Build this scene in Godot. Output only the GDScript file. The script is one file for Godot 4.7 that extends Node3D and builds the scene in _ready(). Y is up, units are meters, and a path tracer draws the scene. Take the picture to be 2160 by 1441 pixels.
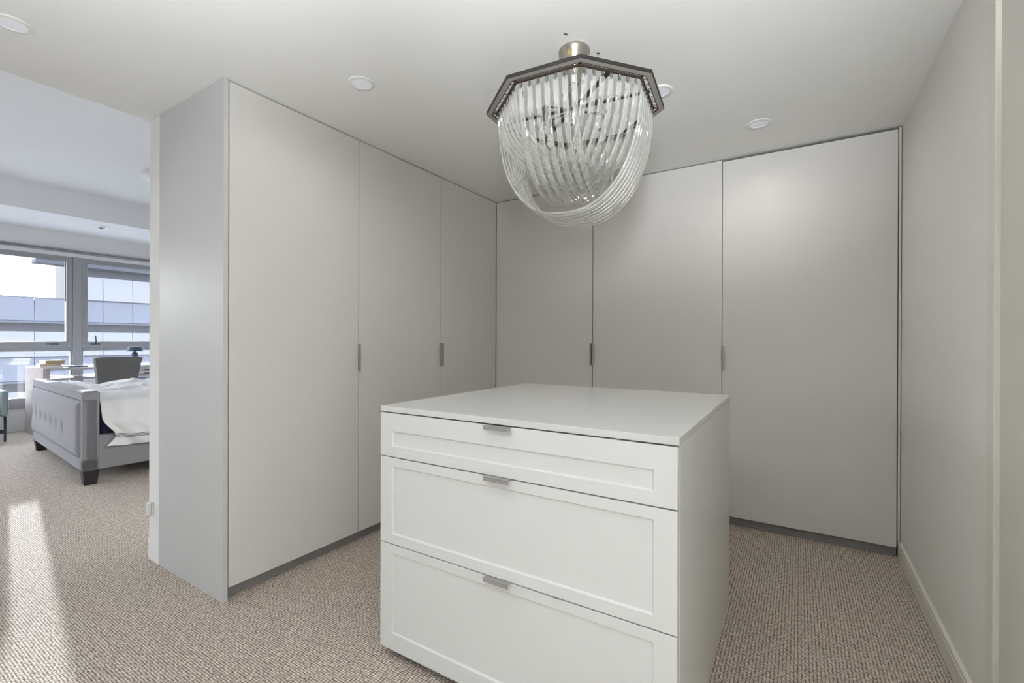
extends Node3D

# ---------------------------------------------------------------- sizes (metres), read off the photograph
const CH := 2.2927         # closet ceiling
const BH := 2.866          # bedroom ceiling
const XL := -2.1246        # face of the wardrobes on the left
const ZB := -3.1426        # face of the wardrobes at the back
const XR := 0.4598         # right wall
const ZP := -1.0236        # end panel of the left wardrobes
const XP := -2.76          # back of the left wardrobes
const XW := -2.8786        # bedroom side of the partition
const XWIN := -8.242       # window wall
const ZF := 2.3            # wall behind the camera
const ZN := -3.78          # far wall

var M := {}
var rng := RandomNumberGenerator.new()

func _ready():
	# ------------------------------------------------------------ camera, sky, sun, exposure
	var cam := Camera3D.new()
	cam.name = "camera"
	cam.keep_aspect = Camera3D.KEEP_HEIGHT
	cam.fov = 73.4118
	cam.near = 0.02
	cam.far = 400.0
	cam.position = Vector3(0, 1.15, 0)
	cam.rotation = Vector3(-0.0018, 0.5596, 0.0031)
	add_child(cam)
	cam.current = true
	var we := WorldEnvironment.new()
	we.name = "environment"
	var env := Environment.new()
	env.background_mode = Environment.BG_SKY
	var sky := Sky.new()
	var sm := ProceduralSkyMaterial.new()
	sm.sky_top_color = Color(0.84, 0.885, 0.955)
	sm.sky_horizon_color = Color(0.97, 0.97, 0.96)
	sm.ground_horizon_color = Color(0.62, 0.62, 0.61)
	sm.ground_bottom_color = Color(0.42, 0.41, 0.40)
	sm.sky_energy_multiplier = 1.0
	sm.ground_energy_multiplier = 0.6
	sky.sky_material = sm
	env.sky = sky
	env.background_energy_multiplier = 1.0
	env.tonemap_mode = Environment.TONE_MAPPER_LINEAR
	env.tonemap_exposure = 15.3
	env.sdfgi_enabled = true
	env.ssao_enabled = true
	env.ssil_enabled = true
	we.environment = env
	add_child(we)
	var sun := DirectionalLight3D.new()
	sun.name = "sun"
	sun.light_color = Color(0.95, 0.97, 1.0)
	sun.light_energy = 0.36
	sun.light_angular_distance = 0.45
	sun.shadow_enabled = true
	sun.sky_mode = DirectionalLight3D.SKY_MODE_LIGHT_ONLY
	sun.look_at_from_position(Vector3(-0.97834, 0.10954, -0.17565) * 30.0, Vector3.ZERO)
	add_child(sun)

	rng.seed = 7
	materials()
	shell()
	windows()
	outside()
	wardrobes()
	island()
	chandelier()
	ceiling_bits()
	fill_uplighters()
	bed()
	desk()
	chairs()

# ================================================================ mesh building
# A builder holds the triangles of one mesh.
func mb() -> Dictionary:
	return {"v": PackedVector3Array(), "n": PackedVector3Array(), "u": PackedVector2Array()}

func tri(b: Dictionary, p: Array, n: Array, u := []):
	var g: Vector3 = (p[1] - p[0]).cross(p[2] - p[0])
	var o := [0, 1, 2]
	if g.dot(n[0] + n[1] + n[2]) > 0.0:
		o = [0, 2, 1]
	for i in o:
		b.v.append(p[i])
		b.n.append(n[i])
		b.u.append(u[i] if u.size() else Vector2(p[i].x, p[i].z))

func quad(b: Dictionary, p: Array, n: Array, u := []):
	var u1 := [u[0], u[1], u[2]] if u.size() else []
	var u2 := [u[0], u[2], u[3]] if u.size() else []
	tri(b, [p[0], p[1], p[2]], [n[0], n[1], n[2]], u1)
	tri(b, [p[0], p[2], p[3]], [n[0], n[2], n[3]], u2)

# a box between two corners, its edges rounded by r
func bx(b: Dictionary, a: Vector3, c: Vector3, r := 0.002, t := Transform3D.IDENTITY):
	var lo := Vector3(minf(a.x, c.x), minf(a.y, c.y), minf(a.z, c.z))
	var hi := Vector3(maxf(a.x, c.x), maxf(a.y, c.y), maxf(a.z, c.z))
	var mid := (lo + hi) / 2
	var h := (hi - lo) / 2
	r = minf(r, minf(h.x, minf(h.y, h.z)) * 0.95)
	var ax := [Vector3.RIGHT, Vector3.UP, Vector3.BACK]
	for k in 3:
		var u: Vector3 = ax[(k + 1) % 3]
		var w: Vector3 = ax[(k + 2) % 3]
		var hk := h[k]
		var hu := h[(k + 1) % 3] - r
		var hw := h[(k + 2) % 3] - r
		for s in [-1.0, 1.0]:
			var n: Vector3 = ax[k] * s
			var f := []
			for q in [[-1, -1], [1, -1], [1, 1], [-1, 1]]:
				f.append(t * (mid + n * hk + u * hu * q[0] + w * hw * q[1]))
			var nn: Vector3 = (t.basis * n).normalized()
			quad(b, f, [nn, nn, nn, nn])
	if r <= 0.00001:
		return
	for k in 3:                                     # twelve rounded edges
		var d: Vector3 = ax[k]
		var i := (k + 1) % 3
		var j := (k + 2) % 3
		for s in [-1.0, 1.0]:
			for q in [-1.0, 1.0]:
				var ni: Vector3 = ax[i] * s
				var nj: Vector3 = ax[j] * q
				var pa: Vector3 = mid + ni * h[i] + nj * (h[j] - r)
				var pb: Vector3 = mid + ni * (h[i] - r) + nj * h[j]
				var dd := d * (h[k] - r)
				quad(b, [t * (pa - dd), t * (pa + dd), t * (pb + dd), t * (pb - dd)], [t.basis * ni, t.basis * ni, t.basis * nj, t.basis * nj])
	for sx in [-1.0, 1.0]:                          # eight corners
		for sy in [-1.0, 1.0]:
			for sz in [-1.0, 1.0]:
				var s := Vector3(sx, sy, sz)
				var p := []
				var n := []
				for k in 3:
					var e := h - Vector3(r, r, r)
					e[k] = h[k]
					p.append(t * (mid + e * s))
					n.append(t.basis * (ax[k] * s[k]))
				tri(b, p, n)

# a turned shape about the y axis; the profile is a list of (radius, height)
func lathe(b: Dictionary, prof: Array, at := Vector3.ZERO, seg := 32, sharp := 0.6):
	var m := prof.size()
	var fn := []
	for i in m - 1:
		var d: Vector2 = prof[i + 1] - prof[i]
		fn.append(Vector2(d.y, -d.x).normalized())
	for i in m - 1:
		var na: Vector2 = fn[i]
		var nb: Vector2 = fn[i]
		if i > 0 and fn[i - 1].dot(fn[i]) > sharp:
			na = (fn[i - 1] + fn[i]).normalized()
		if i < m - 2 and fn[i + 1].dot(fn[i]) > sharp:
			nb = (fn[i + 1] + fn[i]).normalized()
		for k in seg:
			var p := []
			var n := []
			for q in [[0, 0], [0, 1], [1, 1], [1, 0]]:
				var ang: float = TAU * (k + q[1]) / seg
				var c: Vector2 = prof[i + q[0]]
				var w: Vector2 = na if q[0] == 0 else nb
				p.append(at + Vector3(sin(ang) * c.x, c.y, cos(ang) * c.x))
				n.append(Vector3(sin(ang) * w.x, w.y, cos(ang) * w.x))
			# profiles may run up or down: let the normal point away from the solid's inside
			quad(b, p, n)

# a round bar along points
func tube(b: Dictionary, pts: Array, r: float, seg := 8, caps := true):
	var up := Vector3.UP
	var rings := []
	for i in pts.size():
		var d: Vector3 = (pts[mini(i + 1, pts.size() - 1)] - pts[maxi(i - 1, 0)]).normalized()
		var s := d.cross(up if absf(d.dot(up)) < 0.95 else Vector3.RIGHT).normalized()
		var w := s.cross(d)
		var ring := []
		for k in seg:
			var a := TAU * k / seg
			ring.append(s * cos(a) + w * sin(a))
		rings.append(ring)
	for i in pts.size() - 1:
		for k in seg:
			var k2 := (k + 1) % seg
			quad(b, [pts[i] + rings[i][k] * r, pts[i] + rings[i][k2] * r, pts[i + 1] + rings[i + 1][k2] * r, pts[i + 1] + rings[i + 1][k] * r], [rings[i][k], rings[i][k2], rings[i + 1][k2], rings[i + 1][k]])
	if caps:
		for e in [0, pts.size() - 1]:
			var dn: Vector3 = (pts[0] - pts[1]) if e == 0 else (pts[e] - pts[e - 1])
			dn = dn.normalized()
			for k in range(1, seg - 1):
				tri(b, [pts[e] + rings[e][0] * r, pts[e] + rings[e][k] * r, pts[e] + rings[e][k + 1] * r], [dn, dn, dn])

# a smooth sheet: f(u, v) gives a point; its normals point to the side of `away`
func sheet(b: Dictionary, nu: int, nv: int, f: Callable, flip := false):
	var p := []
	for i in nu + 1:
		var row := []
		for j in nv + 1:
			row.append(f.call(float(i) / nu, float(j) / nv))
		p.append(row)
	var n := []
	for i in nu + 1:
		var row := []
		for j in nv + 1:
			var du: Vector3 = p[mini(i + 1, nu)][j] - p[maxi(i - 1, 0)][j]
			var dv: Vector3 = p[i][mini(j + 1, nv)] - p[i][maxi(j - 1, 0)]
			var q := du.cross(dv).normalized()
			row.append(-q if flip else q)
		n.append(row)
	for i in nu:
		for j in nv:
			quad(b, [p[i][j], p[i + 1][j], p[i + 1][j + 1], p[i][j + 1]], [n[i][j], n[i + 1][j], n[i + 1][j + 1], n[i][j + 1]])

# a prism: an outline in the (x, y) plane run along z, or mapped by t
func prism(b: Dictionary, outline: Array, z0: float, z1: float, t := Transform3D.IDENTITY):
	var pts := PackedVector2Array(outline)
	var idx := Geometry2D.triangulate_polygon(pts)
	for e in [[z0, -1.0], [z1, 1.0]]:
		var nn: Vector3 = t.basis * Vector3(0, 0, signf(z1 - z0) * e[1])
		for k in range(0, idx.size(), 3):
			var p := []
			for q in 3:
				var c := pts[idx[k + q]]
				p.append(t * Vector3(c.x, c.y, e[0]))
			tri(b, p, [nn, nn, nn])
	var area := 0.0
	for k in pts.size():
		area += pts[k].cross(pts[(k + 1) % pts.size()])
	for k in pts.size():
		var a := pts[k]
		var c := pts[(k + 1) % pts.size()]
		var d := (c - a).normalized()
		var n2 := Vector2(d.y, -d.x) * signf(area)
		var nn := t.basis * Vector3(n2.x, n2.y, 0)
		quad(b, [t * Vector3(a.x, a.y, z0), t * Vector3(c.x, c.y, z0), t * Vector3(c.x, c.y, z1), t * Vector3(a.x, a.y, z1)], [nn, nn, nn, nn])

func mesh_of(b: Dictionary) -> ArrayMesh:
	var a := []
	a.resize(Mesh.ARRAY_MAX)
	a[Mesh.ARRAY_VERTEX] = b.v
	a[Mesh.ARRAY_NORMAL] = b.n
	a[Mesh.ARRAY_TEX_UV] = b.u
	var m := ArrayMesh.new()
	m.add_surface_from_arrays(Mesh.PRIMITIVE_TRIANGLES, a)
	return m

# ================================================================ naming and placing
var taken := {}
func numbered(called: String) -> String:
	taken[called] = taken.get(called, -1) + 1
	return called if taken[called] == 0 else "%s_%03d" % [called, taken[called]]

func tag(o: Node, label: String, category: String, group := "", kind := ""):
	o.set_meta("label", label)
	o.set_meta("category", category)
	if group:
		o.set_meta("group", group)
	if kind:
		o.set_meta("kind", kind)

func thing(called: String, label: String, category: String, at := Vector3.ZERO, turn := 0.0, group := "") -> Node3D:
	var o := Node3D.new()
	o.name = numbered(called)
	o.position = at
	o.rotation.y = turn
	add_child(o)
	tag(o, label, category, group)
	return o

func put(called: String, b: Dictionary, m: Material, parent: Node = self) -> MeshInstance3D:
	return put_mesh(called, mesh_of(b), m, parent)

func put_mesh(called: String, me: Mesh, m: Material, parent: Node = self) -> MeshInstance3D:
	var o := MeshInstance3D.new()
	o.name = numbered(called) if parent == self else called
	o.mesh = me
	o.material_override = m
	parent.add_child(o, true)
	return o

func struct(called: String, b: Dictionary, m: Material, label: String, category: String) -> MeshInstance3D:
	var o := put(called, b, m)
	tag(o, label, category, "", "structure")
	return o

func box(called: String, a: Vector3, c: Vector3, m: Material, parent: Node, r := 0.002) -> MeshInstance3D:
	var b := mb()
	bx(b, a, c, r)
	return put(called, b, m, parent)

# ================================================================ materials
func mat(c: Color, rough := 0.6, metal := 0.0) -> StandardMaterial3D:
	var m := StandardMaterial3D.new()
	m.albedo_color = c
	m.roughness = rough
	m.metallic = metal
	return m

func matte(c: Color) -> StandardMaterial3D:
	var m := mat(c, 0.5)
	m.metallic_specular = 0.2
	return m

func rgb8(r: float, g: float, b: float) -> Color:
	return Color(r / 255.0, g / 255.0, b / 255.0)

func noise_tex(freq: float, size := 256, kind := FastNoiseLite.TYPE_SIMPLEX_SMOOTH, oct := 3) -> ImageTexture:
	var n := FastNoiseLite.new()
	n.seed = 3
	n.noise_type = kind
	n.frequency = freq
	n.fractal_octaves = oct
	return ImageTexture.create_from_image(n.get_seamless_image(size, size))

func cloth(c: Color, grain := 0.05, tile := 14.0) -> StandardMaterial3D:
	var m := mat(c, 0.95)
	m.heightmap_enabled = true
	m.heightmap_texture = M.weave_tex
	m.heightmap_scale = grain
	m.uv1_triplanar = true
	m.uv1_scale = Vector3.ONE * tile
	m.rim_enabled = true
	m.rim = 0.3
	return m

func plaster(c: Color, rough := 0.85) -> StandardMaterial3D:
	var m := mat(c, rough)
	m.heightmap_enabled = true
	m.heightmap_texture = M.plaster_tex
	m.heightmap_scale = 0.012
	m.uv1_triplanar = true
	m.uv1_world_triplanar = true
	m.uv1_scale = Vector3.ONE * 1.2
	return m

func materials():
	M.weave_tex = noise_tex(0.2, 128)
	M.plaster_tex = noise_tex(0.05, 512)
	M.ceiling = plaster(rgb8(241, 240, 237))
	M.bed_ceiling = plaster(rgb8(228, 229, 231))
	M.wall = plaster(rgb8(234, 231, 225))
	M.wall_bed = plaster(rgb8(222, 222, 222))
	M.partition = plaster(rgb8(241, 241, 238))
	M.trim = mat(rgb8(226, 222, 209), 0.4)
	M.door_paint = mat(rgb8(214, 210, 200), 0.45)
	M.melamine = mat(rgb8(221, 217, 212), 0.42)
	M.panel = mat(rgb8(204, 204, 203), 0.4)
	M.inside = mat(rgb8(150, 146, 140), 0.7)
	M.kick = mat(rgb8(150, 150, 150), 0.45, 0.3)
	M.nickel = mat(rgb8(176, 174, 171), 0.4, 0.55)
	M.paint = mat(rgb8(220, 220, 217), 0.34)
	M.top = mat(rgb8(214, 213, 210), 0.2)
	M.white_plastic = mat(rgb8(234, 234, 232), 0.4)
	M.lens = mat(rgb8(238, 240, 246), 0.35)
	M.lens_lit = mat(rgb8(236, 239, 246), 0.35)
	M.lens_lit.emission_enabled = true
	M.lens_lit.emission = rgb8(250, 248, 246)
	M.lens_lit.emission_energy_multiplier = 0.007
	M.dark_iron = mat(rgb8(84, 76, 70), 0.5, 0.75)
	rust(M.dark_iron)
	M.black_iron = mat(rgb8(46, 42, 40), 0.5, 0.3)
	M.steel = mat(rgb8(172, 166, 160), 0.4, 0.35)
	M.glow = mat(rgb8(255, 250, 240), 0.5)
	M.glow.emission_enabled = true
	M.glow.emission = rgb8(255, 246, 232)
	M.glow.emission_energy_multiplier = 0.3
	M.black = mat(rgb8(30, 29, 28), 0.6)
	M.wire = mat(rgb8(120, 116, 110), 0.35, 0.9)
	M.canopy = mat(rgb8(178, 172, 162), 0.28, 0.95)
	M.yellow = mat(rgb8(224, 190, 60), 0.7)
	M.glass = mat(Color(0.98, 0.98, 0.965, 0.15), 0.02)
	M.glass.transparency = BaseMaterial3D.TRANSPARENCY_ALPHA
	M.glass.refraction_enabled = true
	M.glass.refraction_scale = 0.05
	M.pane = mat(Color(0.97, 0.98, 1.0, 0.05), 0.0)
	M.pane.transparency = BaseMaterial3D.TRANSPARENCY_ALPHA
	M.alu = mat(rgb8(152, 153, 156), 0.42)
	M.handle_grey = mat(rgb8(92, 95, 102), 0.4, 0.4)
	M.carpet = carpet()
	M.bed_cloth = cloth(rgb8(141, 139, 142))
	M.linen = cloth(rgb8(226, 225, 222), 0.03)
	M.stripe = cloth(rgb8(70, 76, 92))
	M.mattress = cloth(rgb8(58, 58, 84))
	M.espresso = mat(rgb8(42, 38, 38), 0.4)
	M.charcoal = cloth(rgb8(98, 96, 94))
	M.teal = cloth(rgb8(138, 150, 152))
	M.teal_dark = cloth(rgb8(70, 92, 100))
	M.steel_dark = mat(rgb8(62, 68, 74), 0.4, 0.6)
	M.desk = wood(rgb8(178, 168, 162), rgb8(150, 140, 136))
	M.desk_top = mat(rgb8(168, 168, 172), 0.25)
	M.paper = mat(rgb8(232, 231, 226), 0.85)
	M.tan = mat(rgb8(168, 152, 120), 0.7)
	M.pink_paper = mat(rgb8(206, 178, 166), 0.8)
	M.navy = mat(rgb8(58, 74, 92), 0.5)
	M.slate = mat(rgb8(86, 92, 104), 0.5)
	M.facade_dark = matte(rgb8(44, 46, 54))
	M.facade_mid = matte(rgb8(70, 74, 84))
	M.facade_light = matte(rgb8(92, 94, 99))
	M.facade_seam = matte(rgb8(54, 58, 68))
	M.bounce_slab = mat(rgb8(226, 224, 218), 0.8)
	M.street = mat(rgb8(110, 110, 108), 0.9)
	M.orange = mat(rgb8(196, 140, 60), 0.8)

func rust(m: StandardMaterial3D):
	var n := FastNoiseLite.new()
	n.seed = 11
	n.frequency = 0.06
	n.fractal_octaves = 4
	var src := n.get_seamless_image(256, 256)
	var im := Image.create(256, 256, false, Image.FORMAT_RGB8)
	for y in 256:
		for x in 256:
			var t := smoothstep(0.55, 0.72, src.get_pixel(x, y).r)
			im.set_pixel(x, y, rgb8(86, 80, 76).lerp(rgb8(116, 84, 70), t))
	m.albedo_color = Color.WHITE
	m.albedo_texture = ImageTexture.create_from_image(im)
	m.uv1_triplanar = true
	m.uv1_scale = Vector3.ONE * 9.0

func wood(a: Color, c: Color) -> StandardMaterial3D:
	var n := FastNoiseLite.new()
	n.seed = 5
	n.frequency = 0.02
	n.fractal_octaves = 4
	var im := Image.create(128, 256, false, Image.FORMAT_RGB8)
	for y in 256:
		for x in 128:
			im.set_pixel(x, y, a.lerp(c, clampf(0.5 + 0.9 * n.get_noise_2d(x * 6.0, y * 0.6), 0, 1)))
	var m := mat(Color.WHITE, 0.5)
	m.albedo_texture = ImageTexture.create_from_image(im)
	m.uv1_triplanar = true
	m.uv1_scale = Vector3.ONE * 1.6
	return m

# woven loop carpet: rows of little loops, 42 by 56 to a tile of 0.48 m
func carpet() -> StandardMaterial3D:
	var S := 1024
	var cx := 42
	var cz := 56
	var col := PackedByteArray()
	var hei := PackedByteArray()
	col.resize(S * S * 3)
	hei.resize(S * S)
	var tone := PackedFloat32Array()
	var offx := PackedFloat32Array()
	var offz := PackedFloat32Array()
	for k in cx * cz:
		tone.append(rng.randf_range(-1, 1))
		offx.append(rng.randf_range(-0.12, 0.12))
		offz.append(rng.randf_range(-0.12, 0.12))
	var n := FastNoiseLite.new()
	n.seed = 21
	n.frequency = 0.25
	n.fractal_octaves = 2
	var fine := n.get_seamless_image(256, 256)
	fine.convert(Image.FORMAT_L8)
	var fd := fine.get_data()
	var gap := Vector3(126, 114, 101)  # darker between the loops: crevice shade painted into the colour
	var yarn := Vector3(225, 213, 200)
	for y in S:
		var fz := float(y) * cz / S
		var iz := int(fz)
		for x in S:
			var fx := float(x) * cx / S
			var ix := int(fx)
			var k := iz * cx + ix
			var dx := (fx - ix - 0.5 - offx[k]) * 2.0
			var dz := (fz - iz - 0.5 - offz[k]) * 2.0
			var d := dx * dx * dx * dx * 0.75 + dz * dz * 0.95 + dx * dx * 0.18
			var h := clampf(1.0 - d, 0.0, 1.0)
			var f := fd[(y % 256) * 256 + x % 256] / 255.0 - 0.5
			var t := clampf(sqrt(h) * 1.05 + f * 0.30, 0.0, 1.0)
			var c := gap.lerp(yarn, t) * (1.0 + tone[k] * 0.075 + f * 0.16)
			var o := (y * S + x)
			col[o * 3] = int(clampf(c.x, 0, 255))
			col[o * 3 + 1] = int(clampf(c.y, 0, 255))
			col[o * 3 + 2] = int(clampf(c.z, 0, 255))
			hei[o] = int(clampf((sqrt(h) * 0.85 + f * 0.2 + 0.05) * 255.0, 0, 255))
	var m := mat(Color.WHITE, 0.95)
	m.albedo_texture = ImageTexture.create_from_image(Image.create_from_data(S, S, false, Image.FORMAT_RGB8, col))
	m.heightmap_enabled = true
	m.heightmap_texture = ImageTexture.create_from_image(Image.create_from_data(S, S, false, Image.FORMAT_L8, hei))
	m.heightmap_scale = 0.25
	m.uv1_scale = Vector3(1.0 / 0.48, 1.0 / 0.48, 1)
	m.metallic_specular = 0.2
	return m

# ================================================================ the room
func shell():
	var b := mb()
	bx(b, Vector3(-8.6, -0.2, ZN - 0.2), Vector3(XR + 0.2, 0, ZF + 0.2), 0.0)
	struct("floor", b, M.carpet, "beige woven loop carpet running from the closet into the bedroom", "carpet")

	b = mb()
	bx(b, Vector3(XW, CH, ZN), Vector3(XR + 0.15, CH + 0.2, ZF + 0.2), 0.0)
	bx(b, Vector3(XW, CH + 0.2, ZN), Vector3(XW + 0.12, BH + 0.15, ZF + 0.2), 0.0)
	struct("ceiling", b, M.ceiling, "smooth white ceiling over the wardrobes and island, with the chandelier", "ceiling")
	b = mb()
	bx(b, Vector3(-8.5, BH, ZN), Vector3(XW, BH + 0.15, ZF + 0.2), 0.0)
	struct("ceiling", b, M.bed_ceiling, "higher greyish white ceiling of the bedroom beyond the wardrobes", "ceiling")
	b = mb()
	bx(b, Vector3(XWIN - 0.1, 2.565, ZN), Vector3(-7.102, BH, ZF), 0.001)
	struct("ceiling", b, M.bed_ceiling, "dropped bulkhead along the bedroom windows with a small fitting below", "bulkhead")

	# right wall with its door
	b = mb()
	bx(b, Vector3(XR, 0, ZN), Vector3(XR + 0.15, CH, -1.79), 0.0)
	bx(b, Vector3(XR, 2.10, -1.79), Vector3(XR + 0.15, CH, -0.88), 0.0)
	bx(b, Vector3(XR, 0, -0.88), Vector3(XR + 0.15, CH, ZF), 0.0)
	struct("wall_right", b, M.wall, "plain warm white wall right of the island, beside the back wardrobes", "wall")
	var d := thing("door_1", "cream painted door leaf at the right edge of the picture", "door", Vector3(XR + 0.003, 0, -1.33))
	d.set_meta("kind", "structure")
	b = mb()
	bx(b, Vector3(0, 0.006, -0.4265), Vector3(0.04, 2.078, 0.413), 0.001)
	put("leaf", b, M.door_paint, d)
	b = mb()
	lathe(b, [Vector2(0, -0.01), Vector2(0.027, -0.01), Vector2(0.027, 0), Vector2(0.012, 0.004), Vector2(0.012, 0.03), Vector2(0.026, 0.04), Vector2(0.028, 0.055), Vector2(0.018, 0.066), Vector2(0, 0.068)], Vector3.ZERO, 20)
	var kn := put("knob", b, M.nickel, d)
	kn.transform = Transform3D(Basis(Vector3.FORWARD, -PI / 2), Vector3(0.0, 1.0, 0.36)).rotated_local(Vector3.UP, 0)
	kn.rotation = Vector3(0, 0, PI / 2)
	b = mb()
	for s in [[-1.814, -1.756, 1.0], [-0.914, -0.856, -1.0]]:
		bx(b, Vector3(XR - 0.010, 0, s[0]), Vector3(XR + 0.02, CH - 0.001, s[1]), 0.005)
		bx(b, Vector3(XR + 0.062, 0, -1.79 if s[2] > 0 else -0.88), Vector3(XR + 0.15, 2.10, -1.735 if s[2] > 0 else -0.935), 0.002)
	bx(b, Vector3(XR - 0.010, 2.082, -1.756), Vector3(XR + 0.02, 2.14, -0.914), 0.005)
	bx(b, Vector3(XR + 0.062, 2.06, -1.79), Vector3(XR + 0.15, 2.10, -0.88), 0.002)
	struct("trim_1", b, M.trim, "narrow cream door casing with rounded edges on the right wall", "door casing")
	# baseboard with a small moulded top
	b = mb()
	var prof := [Vector2(0, 0), Vector2(-0.0124, 0), Vector2(-0.0124, 0.070), Vector2(-0.0105, 0.073), Vector2(-0.0124, 0.078), Vector2(-0.0124, 0.090), Vector2(-0.009, 0.0945), Vector2(0, 0.0945)]
	prism(b, prof, ZB + 0.0, -1.815, Transform3D(Basis.IDENTITY, Vector3(XR, 0, 0)))
	prism(b, prof, -0.855, ZF, Transform3D(Basis.IDENTITY, Vector3(XR, 0, 0)))
	struct("baseboard_right", b, M.trim, "cream baseboard along the right wall up to the back wardrobes", "baseboard")

	# partition between wardrobes and bedroom
	b = mb()
	bx(b, Vector3(XW, 0, ZN), Vector3(XP - 0.002, CH, ZP + 0.001), 0.004)
	struct("wall_middle", b, M.partition, "white stub wall end standing left of the wardrobe end panel", "wall")
	b = mb()
	bx(b, Vector3(XW - 0.012, 0, ZN), Vector3(XW, 0.11, ZP + 0.001), 0.003)
	struct("baseboard_middle", b, M.partition, "white baseboard on the bedroom side of the stub wall", "baseboard")

	# far wall, unseen wall behind the camera with a window placed for daylight
	b = mb()
	bx(b, Vector3(-8.5, 0, ZN - 0.2), Vector3(XR + 0.15, BH + 0.15, ZN), 0.0)
	struct("wall_back", b, M.wall_bed, "far wall behind the back wardrobes and the bed head", "wall")
	b = mb()
	var unseen_wins := [[-6.3, -4.9]]  # unseen opening, placed to light the surfaces facing the camera
	var x0 := -8.5
	for w in unseen_wins:
		bx(b, Vector3(x0, 0, ZF), Vector3(w[0], BH + 0.15, ZF + 0.2), 0.0)
		bx(b, Vector3(w[0], 0, ZF), Vector3(w[1], 0.75, ZF + 0.2), 0.0)
		bx(b, Vector3(w[0], 2.15, ZF), Vector3(w[1], BH + 0.15, ZF + 0.2), 0.0)
		x0 = w[1]
	bx(b, Vector3(x0, 0, ZF), Vector3(XR + 0.15, BH + 0.15, ZF + 0.2), 0.0)
	struct("wall_front", b, M.wall_bed, "unseen wall behind the camera with a window placed for daylight", "wall")
	var no := 9
	for w in unseen_wins:
		var win := thing("window_%d" % no, ["unseen wide bedroom window behind the camera, placed to light surfaces facing it", "unseen wide closet window behind the camera, placed to light surfaces facing it"][no - 9], "window", Vector3((w[0] + w[1]) / 2, 0.75, ZF + 0.1))
		win.set_meta("kind", "structure")
		var hw: float = (w[1] - w[0]) / 2
		b = mb()
		for s in [-1.0, 0.0, 1.0]:
			bx(b, Vector3(s * (hw - 0.03) - 0.03, 0, -0.03), Vector3(s * (hw - 0.03) + 0.03, 1.4, 0.03), 0.002)
		bx(b, Vector3(-hw, 0, -0.03), Vector3(hw, 0.06, 0.03), 0.002)
		bx(b, Vector3(-hw, 1.34, -0.03), Vector3(hw, 1.4, 0.03), 0.002)
		put("frame", b, M.alu, win)
		for s in [-1.0, 1.0]:
			box("pane", Vector3(s * 0.02, 0.05, -0.003), Vector3(s * (hw - 0.05), 1.35, 0.003), M.pane, win, 0.0)
		no += 1

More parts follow.
